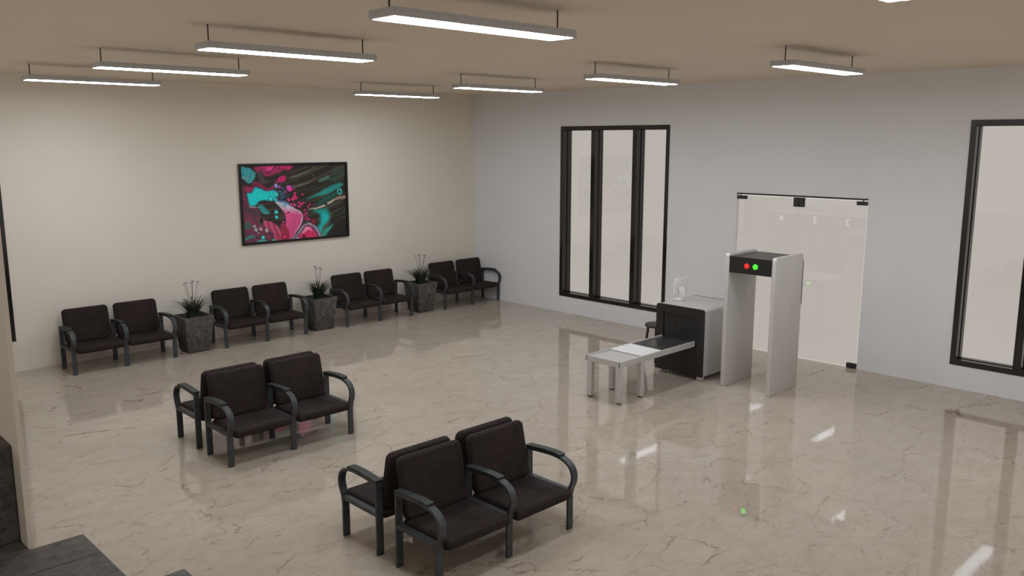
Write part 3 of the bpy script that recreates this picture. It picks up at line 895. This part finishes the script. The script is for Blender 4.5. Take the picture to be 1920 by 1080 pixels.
    # fine liquid contour lines
    cn = fbm(WX / 110, WY / 110, 131, 4); ln = np.clip(1 - np.abs(np.sin(cn * 34)) * 4.5, 0, 1)
    over(ln * .28 * S(640 - X, 60) * S(np.abs(Y - 450) - 30, 40), (170, 130, 150))
    cn = fbm(WX / 70, WY / 70, 141, 4); ln = np.clip(1 - np.abs(np.sin(cn * 26)) * 3.5, 0, 1)
    over(ln * .35 * S(660 - X, 60) * S(np.abs(Y - 450) - 40, 40), (40, 24, 34))
    # cells
    pk, dk = (196, 62, 118), (78, 24, 48)
    circ(692, 353, 32, (190, 84, 170), (90, 28, 72)); circ(700, 360, 20, (226, 60, 140)); circ(677, 357, 6, (50, 30, 70))
    circ(553, 328, 22, (140, 148, 196), (70, 50, 90)); circ(588, 342, 17, (150, 80, 146), (70, 40, 80))
    for cx, cy, r in ((755, 410, 13), (754, 452, 24), (728, 470, 16), (745, 362, 8), (828, 420, 10), (795, 508, 12), (822, 522, 17), (843, 514, 11), (797, 548, 15), (890, 555, 11), (912, 535, 9), (951, 532, 6), (786, 456, 6), (855, 590, 9), (867, 622, 13), (846, 640, 10), (893, 685, 12), (685, 475, 16), (715, 525, 15), (748, 532, 17), (660, 395, 9), (630, 715, 12), (640, 752, 14), (610, 745, 9), (640, 870, 24), (875, 655, 9), (860, 680, 10), (880, 700, 8)):
        circ(cx, cy, r, pk if r != 24 else (196, 46, 96), dk)
    circ(950, 718, 27, (128, 36, 50), (46, 30, 30)); 
    for cx, cy, r in ((548, 412, 24), (495, 466, 20), (548, 476, 16), (553, 610, 20), (556, 665, 15), (415, 880, 18), (525, 917, 16), (442, 608, 9), (640, 538, 11)):
        circ(cx, cy, r, (70, 206, 204) if r > 12 else (150, 210, 208), (24, 92, 98))
    for k in range(46):
        a, b = rng.normal(618, 26), rng.normal(430, 30); circ(a, b, rng.uniform(2, 6), (110, 160, 184) if k % 3 else (60, 60, 96), (44, 60, 84))
    for cx, cy, r in ((325, 760, 17), (341, 796, 19), (393, 788, 17), (455, 806, 20), (365, 828, 9)): circ(cx, cy, r, (190, 176, 184), (84, 44, 60), (110, 160, 164) if cx < 360 else (186, 130, 146))
    d = np.hypot((X - 1230) * 1.25, Y - 392); over(S(8 - np.abs(d - 27), 4), (62, 172, 164)); over(S(18 - d, 5), (26, 70, 70))
    circ(1082, 525, 18, (26, 40, 34)); circ(945, 214, 9, (104, 112, 104)); circ(945, 209, 6, (40, 38, 32))
    circ(682, 617, 10, (70, 30, 50)); circ(668, 632, 5, (70, 30, 50))
    rgb = np.clip(img / 255., 0, 1); rgb = np.where(rgb <= .04045, rgb / 12.92, ((rgb + .055) / 1.055) ** 2.4)
    bm_w, bm_h = (x1 - x0 - 2 * f), (z1 - z0 - 2 * f)
    gx = (x0 + f + U * bm_w).ravel(); gz = (z1 - f - V * bm_h).ravel()
    co = np.stack([gx, np.full_like(gx, -.012), gz], 1)
    me = bpy.data.meshes.new('canvas')
    idx = np.arange(NX * NY).reshape(NY, NX)
    q = np.stack([idx[1:, :-1], idx[1:, 1:], idx[:-1, 1:], idx[:-1, :-1]], -1).reshape(-1, 4)
    me.from_pydata(co.tolist(), [], q.tolist())
    ca = me.color_attributes.new('poured_colour', 'FLOAT_COLOR', 'POINT')
    ca.data.foreach_set('color', np.concatenate([rgb.reshape(-1, 3), np.ones((NX * NY, 1))], 1).astype(np.float32).ravel())
    k = N('poured_paint'); at = k.n('Attribute', attribute_name='poured_colour')
    gain = k.n('VectorMath', operation='SCALE'); gain.inputs['Scale'].default_value = ART_GAIN; k.l(at.outputs['Color'], gain.inputs[0])
    link('canvas', me, k.set(gain.outputs[0], .35, 0, .3), root)
ART_GAIN = 1.35
painting()

# ------------------------------------------------------------------ daylight outside
w = bpy.data.worlds.new('world'); sc.world = w; w.use_nodes = True
bg = w.node_tree.nodes['Background']; bg.inputs['Color'].default_value = (.66, .61, .56, 1); bg.inputs['Strength'].default_value = 1.0

sc.view_settings.view_transform = 'Standard'
sc.view_settings.look = 'None'
sc.view_settings.exposure = 0.0
sc.view_settings.gamma = 1.0
